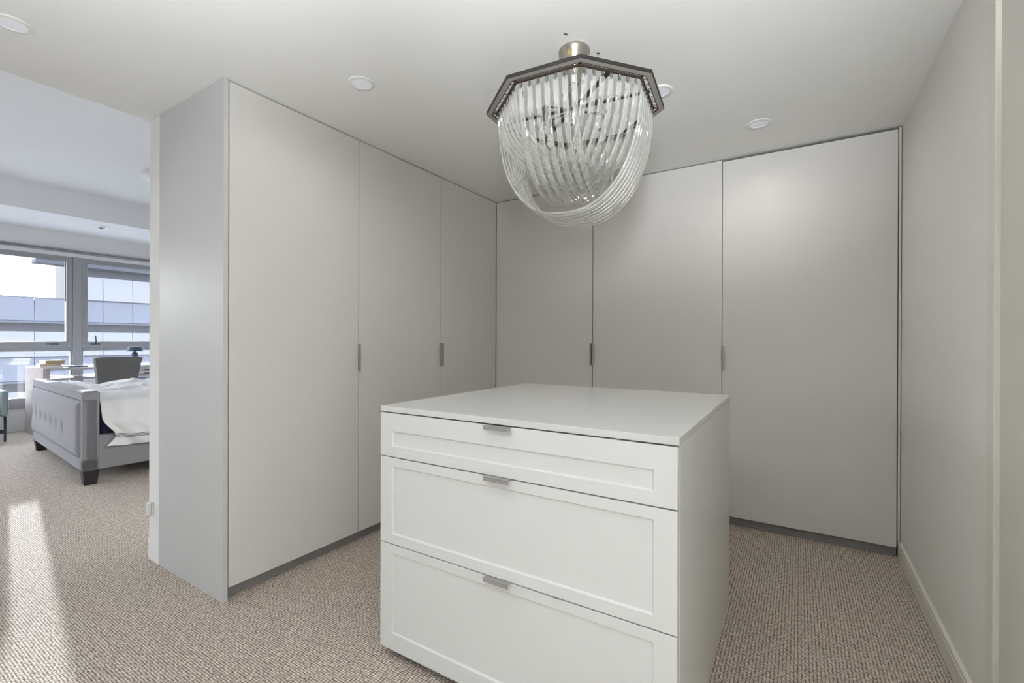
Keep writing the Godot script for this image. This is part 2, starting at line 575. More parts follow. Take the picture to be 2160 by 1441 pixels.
func windows():
	# low wall, head and ends of the window wall; between them windows in four bays
	var b := mb()
	var x1 := XWIN
	var x2 := XWIN - 0.22
	bx(b, Vector3(x2, 0, ZN), Vector3(x1, 0.301, ZF), 0.001)
	bx(b, Vector3(x2, 2.25, ZN), Vector3(x1, BH, ZF), 0.001)
	bx(b, Vector3(x2, 0.301, ZN), Vector3(x1, 2.25, -3.40), 0.001)
	bx(b, Vector3(x2, 0.301, 1.72), Vector3(x1, 2.25, ZF), 0.001)
	struct("wall_left", b, M.wall_bed, "white bedroom wall below and above the wide band of windows", "wall")
	b = mb()
	bx(b, Vector3(x1, 0, ZN), Vector3(x1 + 0.015, 0.10, ZF), 0.003)
	struct("baseboard_left", b, M.wall_bed, "white baseboard under the bedroom windows", "baseboard")
	b = mb()
	bx(b, Vector3(x1, 2.300, ZN), Vector3(x1 + 0.03, 2.318, ZF), 0.003)
	bx(b, Vector3(x1, 2.328, ZN), Vector3(x1 + 0.03, 2.346, ZF), 0.003)
	struct("trim_2", b, M.alu, "slim double blind rail above the bedroom windows", "blind rail")
	b = mb()
	bx(b, Vector3(x1 - 0.1, 0.285, -3.40), Vector3(x1 + 0.02, 0.301, 1.72), 0.002)
	struct("trim_3", b, M.alu, "pale sill strip below the bedroom windows", "window sill")
	var n := 4
	for k in 5:
		var z := -3.40 + 1.28 * k
		b = mb()
		bx(b, Vector3(x1 - 0.14, 0.301, z - 0.045 if k > 0 else z), Vector3(x1 + 0.012, 2.25, z + 0.045), 0.003)
		struct("trim_%d" % n, b, M.alu, ["grey window post hidden past the stub wall", "grey window post between the two bedroom bays in view", "grey window post left of the picture edge", "second grey window post left of the picture", "last grey window post at the near end"][k], "window post")
		n += 1
	n = 1
	for k in 4:
		var zc := -2.76 + 1.28 * k
		var up := thing("window_%d" % n, ["upper bedroom window right of the post, its lever handle standing up", "upper bedroom window left of the post with bright sky, lever lying flat", "upper bedroom window just outside the left edge", "upper bedroom window nearest the camera wall"][k], "window", Vector3(x1, 0, zc))
		up.set_meta("kind", "structure")
		b = mb()
		frame_rect(b, 0.595, 1.03, 2.25, 0.065, 0.085, 0.063, 0.0, -0.06)
		put("frame", b, M.alu, up)
		b = mb()
		frame_rect(b, 0.548, 1.100, 2.205, 0.018, 0.018, 0.018, 0.008, -0.05)
		put("sash", b, M.alu, up)
		box("pane", Vector3(-0.036, 1.11, -0.54), Vector3(-0.030, 2.195, 0.54), M.pane, up, 0.0)
		b = mb()
		if k == 0:
			bx(b, Vector3(0.0, 1.075, 0.40), Vector3(0.02, 1.092, 0.50), 0.005)
			tube(b, [Vector3(0.018, 1.085, 0.452), Vector3(0.045, 1.12, 0.455), Vector3(0.05, 1.205, 0.462)], 0.008, 8)
		elif k == 1:
			bx(b, Vector3(0.0, 1.078, -0.46), Vector3(0.02, 1.096, -0.37), 0.005)
			tube(b, [Vector3(0.018, 1.088, -0.41), Vector3(0.04, 1.094, -0.42), Vector3(0.045, 1.092, -0.33)], 0.008, 8)
		else:
			bx(b, Vector3(0.0, 1.078, -0.05), Vector3(0.02, 1.096, 0.05), 0.005)
		put("handle", b, M.handle_grey, up)
		var low := thing("window_%d" % (n + 4), ["low fixed window right of the post, behind the desk chair", "low fixed window left of the post, behind the desk end", "low fixed window just outside the left edge", "low fixed window nearest the camera wall"][k], "window", Vector3(x1, 0, zc))
		low.set_meta("kind", "structure")
		b = mb()
		frame_rect(b, 0.595, 0.301, 1.03, 0.02, 0.111, 0.036, -0.006, -0.06)
		put("frame", b, M.alu, low)
		box("pane", Vector3(-0.04, 0.40, -0.585), Vector3(-0.034, 1.0, 0.585), M.pane, low, 0.0)
		n += 1

# a rectangular frame in the (z, y) plane, half width hw, side / bottom / top widths, from x front to back
func frame_rect(b: Dictionary, hw: float, y0: float, y1: float, ws: float, wb: float, wt: float, xf: float, xb: float):
	bx(b, Vector3(xf, y0, -hw), Vector3(xb, y1, -hw + ws), 0.003)
	bx(b, Vector3(xf, y0, hw - ws), Vector3(xb, y1, hw), 0.003)
	bx(b, Vector3(xf, y0, -hw + ws), Vector3(xb, y0 + wb, hw - ws), 0.003)
	bx(b, Vector3(xf, y1 - wt, -hw + ws), Vector3(xb, y1, hw - ws), 0.003)

# the clad building across the street
func outside():
	var b := mb()
	bx(b, Vector3(-90, -7.0, -60), Vector3(-9, -6.6, 60), 0.0)
	struct("ground", b, M.street, "grey street far below the bedroom windows", "street")
	b = mb()
	bx(b, Vector3(-9.5, -0.35, ZF + 0.25), Vector3(3.0, -0.03, ZF + 9.0), 0.0)  # added pale slab out of view, throws skylight up into the room
	struct("bounce_slab", b, M.bounce_slab, "added pale slab out of view behind the camera, bouncing skylight into the room", "bounce_slab")
	var o := thing("office_building", "building across the street clad in rows of blue grey sheets", "building", Vector3(-40, 0, 0))
	b = mb()
	bx(b, Vector3(-6, -6.6, -30), Vector3(-0.5, 3.6, 16), 0.0)
	bx(b, Vector3(-6, 3.6, -30), Vector3(-0.5, 6.6, -10.62), 0.0)
	bx(b, Vector3(-6, 3.6, -6.62), Vector3(-0.2, 9.5, -2.5), 0.0)  # added taller block out of view, keeps sun off the nearer window bays
	put("wall", b, M.facade_dark, o)
	var base := [-5.15, -1.48, 2.20]
	var pitch := 1.637
	for s in 3:
		var y: float = base[s]
		for k in range(-18, 8):
			var z1 := -8.324 + k * pitch + 1.637 * 0.0
			var z0 := z1 - pitch + 0.03
			if z1 > 15.5 or z0 < -29.5:
				continue
			# lower sheet (pale, leaning out at its foot) and upper sheet (bluer)
			var cut: bool = s == 2 and z0 > -10.6
			var z2 := minf(z1, -10.64) if s == 2 else z1
			sheet_panel(o, Vector3(-0.1, y + 0.10, z0), Vector3(0.0, y + 1.48, z1), M.facade_mid)
			if not cut:
				sheet_panel(o, Vector3(-0.1, y + 1.56, z0), Vector3(0.0, y + 3.10, z2), M.facade_light)
		b = mb()
		bx(b, Vector3(-0.5, y - 0.06, -30), Vector3(0.12, y + 0.07, 16), 0.01)
		bx(b, Vector3(-0.5, y + 1.485, -30), Vector3(0.03, y + 1.555, 16), 0.01)
		put("ledge", b, M.facade_seam, o)
	b = mb()
	bx(b, Vector3(-0.6, 5.86, -30), Vector3(0.3, 6.12, -8.3), 0.02)
	put("cornice", b, M.facade_dark, o)

func sheet_panel(o: Node3D, a: Vector3, c: Vector3, m: Material):
	var b := mb()
	var t := 0.02
	prism(b, [Vector2(0.10, a.y), Vector2(0.10 + t, a.y), Vector2(t, c.y), Vector2(0.0, c.y)], a.z, c.z)
	put("cladding_panel", b, m, o)

# ================================================================ wardrobes
# a tab pull: a strip of metal with its lip turned, `along` its length, out from the face
func tab(parent: Node, at: Vector3, long: Vector3, out: Vector3, lip: Vector3, length := 0.088, depth := 0.024):
	var b := mb()
	var t := Transform3D(Basis(long, lip, out), at)
	if t.basis.determinant() < 0:
		t = Transform3D(Basis(-long, lip, out), at)
	bx(b, Vector3(-length / 2, -0.0016, -0.006), Vector3(length / 2, 0.0016, depth), 0.0007, t)
	bx(b, Vector3(-length / 2, -0.0016, depth - 0.0035), Vector3(length / 2, 0.011, depth), 0.0012, t)
	return put("handle", b, M.nickel, parent)

func wardrobes():
	var top := CH - 0.006
	var z1 := -1.7472
	var z2 := -2.4503
	var zc := ZB
	# left run, first unit with the end panel
	var w := thing("wardrobe", "tall single-door wardrobe unit with exposed pale end panel, nearest the bedroom", "wardrobe", Vector3(XL, 0, ZP))
	box("end_panel", Vector3(XP - XL, 0, -0.0204), Vector3(0.0, CH - 0.0005, 0.0), M.panel, w, 0.0015)
	box("carcass", Vector3(XP - XL + 0.002, 0.06, z1 - ZP + 0.001), Vector3(-0.024, CH - 0.03, -0.022), M.inside, w, 0.0)
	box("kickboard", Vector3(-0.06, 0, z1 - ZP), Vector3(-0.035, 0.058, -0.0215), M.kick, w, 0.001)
	var d := box("door", Vector3(-0.019, 0.0572, z1 - ZP + 0.0016), Vector3(0.0, top, -0.0238), M.melamine, w, 0.0012)
	tab(d, Vector3(-0.003, 1.052, z1 - ZP + 0.0034), Vector3.UP, Vector3.RIGHT, Vector3.BACK, 0.153)
	# left run, pair
	w = thing("wardrobe", "tall two-door wardrobe unit on the left run, reaching into the corner", "wardrobe", Vector3(XL, 0, z1))
	box("carcass", Vector3(XP - XL + 0.002, 0.06, zc - z1 - 0.3), Vector3(-0.024, CH - 0.03, -0.001), M.inside, w, 0.0)
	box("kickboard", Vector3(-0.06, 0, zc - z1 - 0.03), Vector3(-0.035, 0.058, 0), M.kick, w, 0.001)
	d = box("door", Vector3(-0.019, 0.0572, z2 - z1 + 0.0014), Vector3(0.0, top, -0.0016), M.melamine, w, 0.0012)
	tab(d, Vector3(-0.003, 1.053, z2 - z1 + 0.0034), Vector3.UP, Vector3.RIGHT, Vector3.BACK, 0.155)
	d = box("door", Vector3(-0.019, 0.0572, zc - z1 + 0.003), Vector3(0.0, top, z2 - z1 - 0.0014), M.melamine, w, 0.0012)
	tab(d, Vector3(-0.003, 1.053, z2 - z1 - 0.0034), Vector3.UP, Vector3.RIGHT, Vector3.FORWARD, 0.155)
	# back run, pair
	var xa := -1.2758
	var xb := -0.4106
	w = thing("wardrobe", "tall two-door wardrobe unit on the back wall behind the chandelier", "wardrobe", Vector3(XL, 0, ZB))
	box("carcass", Vector3(0.026, 0.06, -0.60), Vector3(xb - XL - 0.001, CH - 0.03, -0.024), M.inside, w, 0.0)
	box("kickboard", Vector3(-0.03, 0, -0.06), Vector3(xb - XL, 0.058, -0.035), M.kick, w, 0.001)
	d = box("door", Vector3(0.002, 0.0572, -0.019), Vector3(xa - XL - 0.0028, top, 0.0), M.melamine, w, 0.0012)
	tab(d, Vector3(xa - XL - 0.0048, 1.052, -0.003), Vector3.UP, Vector3.BACK, Vector3.LEFT, 0.156)
	d = box("door", Vector3(xa - XL + 0.0028, 0.0572, -0.019), Vector3(xb - XL - 0.0016, top, 0.0), M.melamine, w, 0.0012)
	tab(d, Vector3(xa - XL + 0.0048, 1.052, -0.003), Vector3.UP, Vector3.BACK, Vector3.RIGHT, 0.156)
	# back run, single with filler strip
	w = thing("wardrobe", "tall single-door wardrobe unit on the back wall beside the right wall", "wardrobe", Vector3(xb, 0, ZB))
	box("carcass", Vector3(0.001, 0.06, -0.60), Vector3(XR - xb - 0.004, CH - 0.03, -0.024), M.inside, w, 0.0)
	box("kickboard", Vector3(0, 0, -0.06), Vector3(XR - xb - 0.014, 0.058, -0.035), M.kick, w, 0.001)
	d = box("door", Vector3(0.0016, 0.0572, -0.019), Vector3(XR - xb - 0.018, top - 0.009, 0.0), M.melamine, w, 0.0012)
	tab(d, Vector3(0.0034, 1.048, -0.003), Vector3.UP, Vector3.BACK, Vector3.RIGHT, 0.155)
	box("filler_strip", Vector3(XR - xb - 0.0135, 0.0955, -0.02), Vector3(XR - xb - 0.0025, CH - 0.004, -0.004), M.melamine, w, 0.001)

# ================================================================ island
# a drawer front with a recessed field whose edge slopes
func shaker(b: Dictionary, x0: float, x1: float, y0: float, y1: float, px0: float, px1: float, py0: float, py1: float, back: float):
	var f := Vector3.BACK
	var rr := 0.0015
	var o := [Vector2(x0, y0), Vector2(x1, y0), Vector2(x1, y1), Vector2(x0, y1)]
	var e := [Vector2(x0 + rr, y0 + rr), Vector2(x1 - rr, y0 + rr), Vector2(x1 - rr, y1 - rr), Vector2(x0 + rr, y1 - rr)]
	var p := [Vector2(px0, py0), Vector2(px1, py0), Vector2(px1, py1), Vector2(px0, py1)]
	var s := 0.0045
	var q := [Vector2(px0 + s, py0 + s), Vector2(px1 - s, py0 + s), Vector2(px1 - s, py1 - s), Vector2(px0 + s, py1 - s)]
	var dep := 0.006
	for k in 4:
		var j := (k + 1) % 4
		var d2: Vector2 = (o[j] - o[k]).normalized()
		var out := Vector3(d2.y, -d2.x, 0)
		quad(b, [v3(o[k], back), v3(o[j], back), v3(o[j], -rr), v3(o[k], -rr)], [out, out, out, out])
		quad(b, [v3(o[k], -rr), v3(o[j], -rr), v3(e[j], 0), v3(e[k], 0)], [out, out, f, f])
		quad(b, [v3(e[k], 0), v3(e[j], 0), v3(p[j], 0), v3(p[k], 0)], [f, f, f, f])
		var n := (-out * dep + f * s).normalized()
		n = (f * s - out * dep).normalized()
		quad(b, [v3(p[k], 0), v3(p[j], 0), v3(q[j], -dep), v3(q[k], -dep)], [n, n, n, n])
	quad(b, [v3(q[0], -dep), v3(q[1], -dep), v3(q[2], -dep), v3(q[3], -dep)], [f, f, f, f])
	var bk := Vector3.FORWARD
	quad(b, [v3(o[0], back), v3(o[1], back), v3(o[2], back), v3(o[3], back)], [bk, bk, bk, bk])

func v3(p: Vector2, z: float) -> Vector3:
	return Vector3(p.x, p.y, z)

func island():
	var W := 1.0517
	var D := 1.0694
	var o := thing("drawer_island", "white painted island of three shaker drawers under the chandelier", "island", Vector3(-1.3006, 0, -1.168), 0.009)
	var b := mb()
	for e in [0.0015, W - 0.0195]:
		bx(b, Vector3(e, 0.034, -D + 0.002), Vector3(e + 0.018, 0.890, -0.0215), 0.001)
		bx(b, Vector3(e, 0, -D + 0.002), Vector3(e + 0.018, 0.036, -0.10), 0.001)
	bx(b, Vector3(0.0195, 0.03, -D + 0.003), Vector3(W - 0.0195, 0.888, -D + 0.02), 0.001)
	bx(b, Vector3(0.0195, 0.05, -D + 0.02), Vector3(W - 0.0195, 0.87, -0.03), 0.0)
	put("body", b, M.paint, o)
	box("plinth", Vector3(0.02, 0, -D + 0.05), Vector3(W - 0.02, 0.05, -0.075), M.kick, o, 0.001)
	box("countertop", Vector3(0, 0.8907, -D), Vector3(W, 0.9107, 0.0), M.top, o, 0.0022)
	var xs := [0.0012, W - 0.0035]
	var rows := [[0.7305, 0.8872, 0.768, 0.824, 0.8865], [0.4172, 0.7273, 0.452, 0.697, 0.7285], [0.0337, 0.4142, 0.094, 0.3845, 0.4155]]
	for r in rows:
		b = mb()
		shaker(b, xs[0], xs[1], r[0], r[1], 0.0606, W - 0.0622, r[2], r[3], -0.019)
		var dr := put("drawer", b, M.paint, o)
		tab(dr, Vector3(0.5185, r[4], -0.002), Vector3.RIGHT, Vector3.BACK, Vector3.DOWN, 0.0905, 0.022)
	b = mb()
	var c := [Vector3(0.700, 0.4145, 0.0), Vector3(0.732, 0.4145, 0.0), Vector3(0.729, 0.4168, 0.004), Vector3(0.716, 0.4175, 0.006), Vector3(0.704, 0.4165, 0.003)]
	for k in c.size():
		c[k] = Transform3D(Basis(Vector3.UP, 0.009), Vector3(-1.3006, 0, -1.168)) * c[k]
	for k in range(1, 4):
		tri(b, [c[0], c[k], c[k + 1]], [Vector3(0, 0.3, 1), Vector3(0, 0.3, 1), Vector3(0, 0.3, 1)])
		tri(b, [c[0] - Vector3(0, 0, 0.0008), c[k] - Vector3(0, 0, 0.0008), c[k + 1] - Vector3(0, 0, 0.0008)], [Vector3(0, -0.3, -1), Vector3(0, -0.3, -1), Vector3(0, -0.3, -1)])
	tag(put("scrap", b, M.orange), "tiny orange scrap stuck in the gap above the lowest island drawer", "scrap")

# ================================================================ chandelier
func chandelier():
	var C := Vector3(-0.753, 0, -1.657)
	var yr := 2.05
	var R := 0.3471
	var phi := 0.4849
	var o := thing("chandelier", "octagonal metal chandelier hung with looping clear ribbed strips", "chandelier", C + Vector3(0, yr, 0))
	# outer frame: upright band with a flange below, eight sides
	var b := mb()
	octagon(b, [Vector2(0, 0.013), Vector2(-0.003, 0.013), Vector2(-0.003, 0.0005), Vector2(0, 0.0005)], R, phi)
	put("rim", b, M.black_iron, o)
	b = mb()
	octagon(b, [Vector2(-0.002, 0.0035), Vector2(-0.021, 0.0035), Vector2(-0.021, 0.0), Vector2(-0.002, 0.0)], R, phi)
	put("frame", b, M.steel, o)
	b = mb()
	octagon(b, [Vector2(-0.0195, 0.0045), Vector2(-0.0222, 0.0045), Vector2(-0.0222, -0.001), Vector2(-0.0195, -0.001)], R, phi)
	put("lip", b, M.dark_iron, o)
	b = mb()
	octagon(b, [Vector2(0, 0.006), Vector2(-0.009, 0.006), Vector2(-0.009, 0.0), Vector2(0, 0.0)], R - 0.037, phi)
	# brackets from inner to outer frame at the corners
	for k in 8:
		var a := phi + TAU * k / 8
		var dir := Vector3(sin(a), 0, cos(a))
		bx(b, Vector3(-0.005, 0.004, R - 0.046), Vector3(0.005, 0.008, R - 0.006), 0.001, Transform3D(Basis(Vector3.UP, a), Vector3.ZERO))
	put("inner_frame", b, M.dark_iron, o)
	b = mb()
	for k in 4:
		var a := phi + TAU * (k + 0.5) / 8 + 0.02
		bx(b, Vector3(-0.009, 0.012, -R * 0.83), Vector3(0.009, 0.018, R * 0.83), 0.001, Transform3D(Basis(Vector3.UP, a), Vector3.ZERO))
		if k == 1:
			break
	put("cross_bar", b, M.dark_iron, o)
	# canopy, stem
	b = mb()
	var top := CH - yr
	lathe(b, [Vector2(0.012, top - 0.135), Vector2(0.018, top - 0.134), Vector2(0.022, top - 0.115), Vector2(0.031, top - 0.085), Vector2(0.043, top - 0.055), Vector2(0.053, top - 0.030), Vector2(0.058, top - 0.014), Vector2(0.060, top - 0.010), Vector2(0.0605, top - 0.004), Vector2(0.058, top)], Vector3.ZERO, 48, 0.5)
	put("canopy", b, M.canopy, o)
	b = mb()
	lathe(b, [Vector2(0.0, -0.045), Vector2(0.020, -0.043), Vector2(0.034, -0.030), Vector2(0.036, 0.0), Vector2(0.030, 0.02), Vector2(0.010, 0.026), Vector2(0.009, top - 0.13)], Vector3.ZERO, 32)
	put("stem", b, M.canopy, o)
	# two hand-painted yellow letters on the canopy
	b = mb()
	var at := func(u: float, v: float) -> Vector3:
		var y: float = top - 0.036 + v
		var rad := 0.0508 + v * 0.41 + 0.0004
		var a: float = -0.02 + u / 0.05
		return Vector3(sin(a) * rad, y, cos(a) * rad)
	for stroke in [[[0.0035, 0.0115], [0.0015, 0.004], [0.0005, -0.005]], [[0.0005, -0.001], [-0.002, 0.001], [-0.005, -0.001], [-0.0055, -0.005], [-0.003, -0.007], [0.0, -0.005]], [[0.0065, 0.011], [0.0058, 0.004], [0.0055, -0.006]], [[0.0058, 0.0], [0.0085, 0.003], [0.0115, 0.001], [0.0115, -0.004], [0.0085, -0.007], [0.0055, -0.006]]]:
		var pts := []
		for s in stroke:
			pts.append(at.call(s[0], s[1]))
		tube(b, pts, 0.0010, 5)
	put("lettering", b, M.yellow, o)
	# lamp holders and bulbs inside
	for k in 6:
		var a := TAU * k / 6 + 0.3
		var p := Vector3(sin(a) * 0.12, -0.002, cos(a) * 0.12)
		b = mb()
		lathe(b, [Vector2(0, -0.05), Vector2(0.012, -0.05), Vector2(0.013, 0.0), Vector2(0.006, 0.006), Vector2(0.006, 0.012), Vector2(0, 0.012)], p, 14)
		bx(b, Vector3(-0.004, 0.004, 0.02), Vector3(0.004, 0.010, 0.122), 0.001, Transform3D(Basis(Vector3.UP, a), Vector3.ZERO))
		var h := put("lamp_holder", b, M.wire, o)
		b = mb()
		lathe(b, [Vector2(0, -0.115), Vector2(0.008, -0.108), Vector2(0.016, -0.092), Vector2(0.0175, -0.078), Vector2(0.013, -0.06), Vector2(0.010, -0.05)], p, 14)
		put("bulb", b, M.glass, h)
	# strips: four U-shaped loops of seven, each between opposite sides
	var ap := R * cos(PI / 8) - 0.041
	for g in 4:
		var ang := phi - PI / 8 - TAU * g / 8           # middle of a side
		# g 0: near left, 1: left, 2: far left (to near-right side opposite), 3: far
		var dep: float = [0.328, 0.225, 0.405, 0.268][g]
		var me := strip_mesh(ap, dep)
		var hk := hook_mesh(ap)
		for k in 7:
			var off := (k - 3) * 0.0322
			var s := put_mesh("glass_strip", me, M.glass, o)
			s.transform = Transform3D(Basis(Vector3.UP, ang), Basis(Vector3.UP, ang) * Vector3(off, -0.018 - 0.0012 * ((k * 5 + g * 3) % 4), 0))
			put_mesh("hook", hk, M.wire, s)
			put_mesh("hook", hk, M.wire, s).rotation.y = PI

func octagon(b: Dictionary, prof: Array, R: float, phi: float):
	var area := 0.0
	for i in prof.size():
		area += prof[i].cross(prof[(i + 1) % prof.size()])
	for k in 8:
		var a0 := phi + TAU * k / 8
		var a1 := phi + TAU * (k + 1) / 8
		var am := (a0 + a1) / 2
		for i in prof.size():
			var p: Vector2 = prof[i]
			var q: Vector2 = prof[(i + 1) % prof.size()]
			var d := (q - p).normalized()
			var n2 := Vector2(d.y, -d.x) * signf(area)
			var n := Vector3(sin(am) * n2.x, n2.y, cos(am) * n2.x)
			var c := []
			for e in [[p, a0], [p, a1], [q, a1], [q, a0]]:
				var rr: float = R + e[0].x / cos(PI / 8)
				c.append(Vector3(sin(e[1]) * rr, e[0].y, cos(e[1]) * rr))
			quad(b, c, [n, n, n, n])

# the ribbed strip bent to a U in the (z, y) plane
func strip_mesh(a: float, dep: float) -> ArrayMesh:
	var b := mb()
	var N := 40
	var w := 0.0102
	var cs := [Vector2(-w, 0), Vector2(w, 0), Vector2(w, 0.0045), Vector2(w * 0.55, 0.0090), Vector2(-w * 0.55, 0.0090), Vector2(-w, 0.0045)]
	var pts := []
	var outs := []
	for i in N + 1:
		var t := PI * i / N
		pts.append(Vector3(0, -pow(absf(sin(t)), 0.94) * dep, signf(cos(t)) * pow(absf(cos(t)), 0.86) * a))
	for i in N + 1:
		var d: Vector3 = (pts[mini(i + 1, N)] - pts[maxi(i - 1, 0)]).normalized()
		if i == 0 or i == N:
			d = Vector3(0, -1 if i == 0 else 1, 0)
		outs.append(Vector3(0, -d.z, d.y) * -1.0)
	for i in outs.size():
		var s: Vector3 = pts[i] - Vector3(0, -dep * 0.2, 0)
		if outs[i].dot(s) < 0:
			outs[i] = -outs[i]
	for k in cs.size():
		var p: Vector2 = cs[k]
		var q: Vector2 = cs[(k + 1) % cs.size()]
		var d2 := (q - p).normalized()
		var n2 := Vector2(d2.y, -d2.x)
		for i in N:
			var c := []
			var n := []
			for e in [[i, p], [i, q], [i + 1, q], [i + 1, p]]:
				c.append(pts[e[0]] + Vector3.RIGHT * e[1].x + outs[e[0]] * (e[1].y - 0.0045))
				n.append(Vector3.RIGHT * n2.x + outs[e[0]] * n2.y)
			quad(b, c, n)
	for e in [0, N]:
		var nn := Vector3.UP
		var c := []
		for p in cs:
			c.append(pts[e] + Vector3.RIGHT * p.x + outs[e] * (p.y - 0.0045))
		for k in range(1, cs.size() - 1):
			tri(b, [c[0], c[k], c[k + 1]], [nn, nn, nn])
	return mesh_of(b)

func hook_mesh(a: float) -> ArrayMesh:
	var b := mb()
	tube(b, [Vector3(0, 0.022, a + 0.022), Vector3(0, 0.026, a + 0.010), Vector3(0, 0.020, a), Vector3(0, 0.0, a), Vector3(0, -0.004, a + 0.004)], 0.0016, 6)
	var ring := []
	for k in 9:
		var t := TAU * k / 8
		ring.append(Vector3(sin(t) * 0.0045, 0.008 + cos(t) * 0.0145, a + 0.001))
	tube(b, ring, 0.0012, 5, false)
	return mesh_of(b)

# ================================================================ small things on ceilings and walls
func ceiling_bits():
	var spots := [[Vector3(-2.42, CH, -0.444), "round recessed downlight cut by the left edge, above the bedroom opening"], [Vector3(-1.653, CH, -1.372), "round recessed downlight between the end panel and the chandelier"], [Vector3(-0.184, CH, -2.724), "round recessed downlight right of the chandelier near the back wardrobes"], [Vector3(-0.544, CH, -2.136), "round recessed downlight half hidden behind the chandelier frame"]]
	for s in spots:
		var o := thing("downlight", s[1], "downlight", s[0], 0.0, "closet downlights")
		var b := mb()
		lathe(b, [Vector2(0.0, -0.0005), Vector2(0.040, -0.0005), Vector2(0.042, -0.004), Vector2(0.054, -0.005), Vector2(0.058, -0.002), Vector2(0.0585, 0.0)], Vector3.ZERO, 40)
		put("trim_ring", b, M.white_plastic, o)
		b = mb()
		lathe(b, [Vector2(0.0, -0.003), Vector2(0.030, -0.0027), Vector2(0.0405, -0.0014), Vector2(0.0405, 0.0)], Vector3.ZERO, 40)
		put("diffuser", b, M.lens_lit, o)
		var dl := SpotLight3D.new()
		dl.name = "downlight_light"
		dl.light_color = Color(1.0, 0.985, 0.96)
		dl.light_energy = 0.008
		dl.light_size = 0.03
		dl.spot_range = 12.0
		dl.spot_attenuation = 2.0
		dl.spot_angle = 89.0
		dl.spot_angle_attenuation = 1.0
		dl.shadow_enabled = true
		dl.position = Vector3(0, -0.036, 0)
		dl.rotation.x = -PI / 2
		o.add_child(dl)
	for s in [[Vector3(-0.740, CH, -1.55), 0.3, "small dark screw anchor in the ceiling, above left of the chandelier canopy"], [Vector3(-0.679, CH, -1.723), 0.3, "small dark screw anchor in the ceiling, right of the chandelier canopy"]]:
		var b := mb()
		lathe(b, [Vector2(0, -0.003), Vector2(0.0022, -0.003), Vector2(0.0034, -0.001), Vector2(0.0036, 0.0)], Vector3.ZERO, 12)
		bx(b, Vector3(-0.0075, -0.002, -0.0022), Vector3(0.0, -0.0002, 0.0004), 0.0004)
		bx(b, Vector3(0.0, -0.002, -0.0004), Vector3(0.0075, -0.0002, 0.0022), 0.0004)
		var o := put("ceiling_screw", b, M.black)
		o.position = s[0]
		o.rotation.y = 0.9
		tag(o, s[2], "screw", "ceiling screws")
	# fitting under the bulkhead
	var f := thing("ceiling_fitting", "small white fitting with dark centre under the window bulkhead", "light fitting", Vector3(-7.42, 2.565, -2.132))
	var b := mb()
	lathe(b, [Vector2(0.045, -0.012), Vector2(0.085, -0.008), Vector2(0.088, 0.0)], Vector3.ZERO, 28)
	put("plate", b, M.white_plastic, f)
	b = mb()
	lathe(b, [Vector2(0, -0.036), Vector2(0.012, -0.034), Vector2(0.018, -0.022), Vector2(0.022, -0.014), Vector2(0.045, -0.012), Vector2(0.046, 0.0)], Vector3.ZERO, 24)
	put("nozzle", b, M.alu, f)
	f = thing("smoke_detector", "round white smoke detector on the bedroom ceiling, half behind the stub wall", "smoke detector", Vector3(-5.647, BH, -2.02))
	b = mb()
	lathe(b, [Vector2(0, -0.085), Vector2(0.05, -0.083), Vector2(0.078, -0.07), Vector2(0.082, -0.045), Vector2(0.082, -0.04)], Vector3.ZERO, 32)
	put("cover", b, M.white_plastic, f)
	b = mb()
	lathe(b, [Vector2(0.082, -0.04), Vector2(0.06, -0.034), Vector2(0.055, -0.01), Vector2(0.055, 0.0)], Vector3.ZERO, 32)
	put("base", b, M.white_plastic, f)
	# socket on the stub wall end
	f = thing("power_outlet", "small white power outlet low on the stub wall end", "power outlet", Vector3((XW + XP) / 2 - 0.012, 0.277, ZP + 0.001))
	b = mb()
	bx(b, Vector3(-0.034, -0.034, 0), Vector3(0.012, 0.034, 0.007), 0.002)
	put("cover_plate", b, M.white_plastic, f)
	b = mb()
	bx(b, Vector3(-0.012, -0.033, 0.012), Vector3(0.012, 0.033, 0.026), 0.003)
	put("plug", b, M.white_plastic, f)
	b = mb()
	lathe(b, [Vector2(0, 0.0), Vector2(0.012, 0.0), Vector2(0.016, 0.006), Vector2(0.014, 0.016), Vector2(0, 0.02)], Vector3.ZERO, 20)
	var s := put("wall_knob", b, M.white_plastic)
	s.position = Vector3(XW, 2.212, -1.06)
	s.rotation.z = PI / 2
	tag(s, "tiny white knob peeping past the stub wall edge near its top", "knob")

# added fill lamps out of view behind the camera, bounced off the ceiling
func fill_uplighters():
	fill_uplighter("added slim fill lamp out of view behind the camera, head tilted steeply to the ceiling", Vector3(-0.25, 0, 0.5), Vector3(-0.75, CH, 0.17), 0.59, 48.0, 1.3)
	fill_uplighter("added slim fill lamp out of view behind the camera beside the right wall, head leaning forward", Vector3(0.2, 0, 0.35), Vector3(-0.15, CH, -1.0), 0.44, 32.0, 1.62)

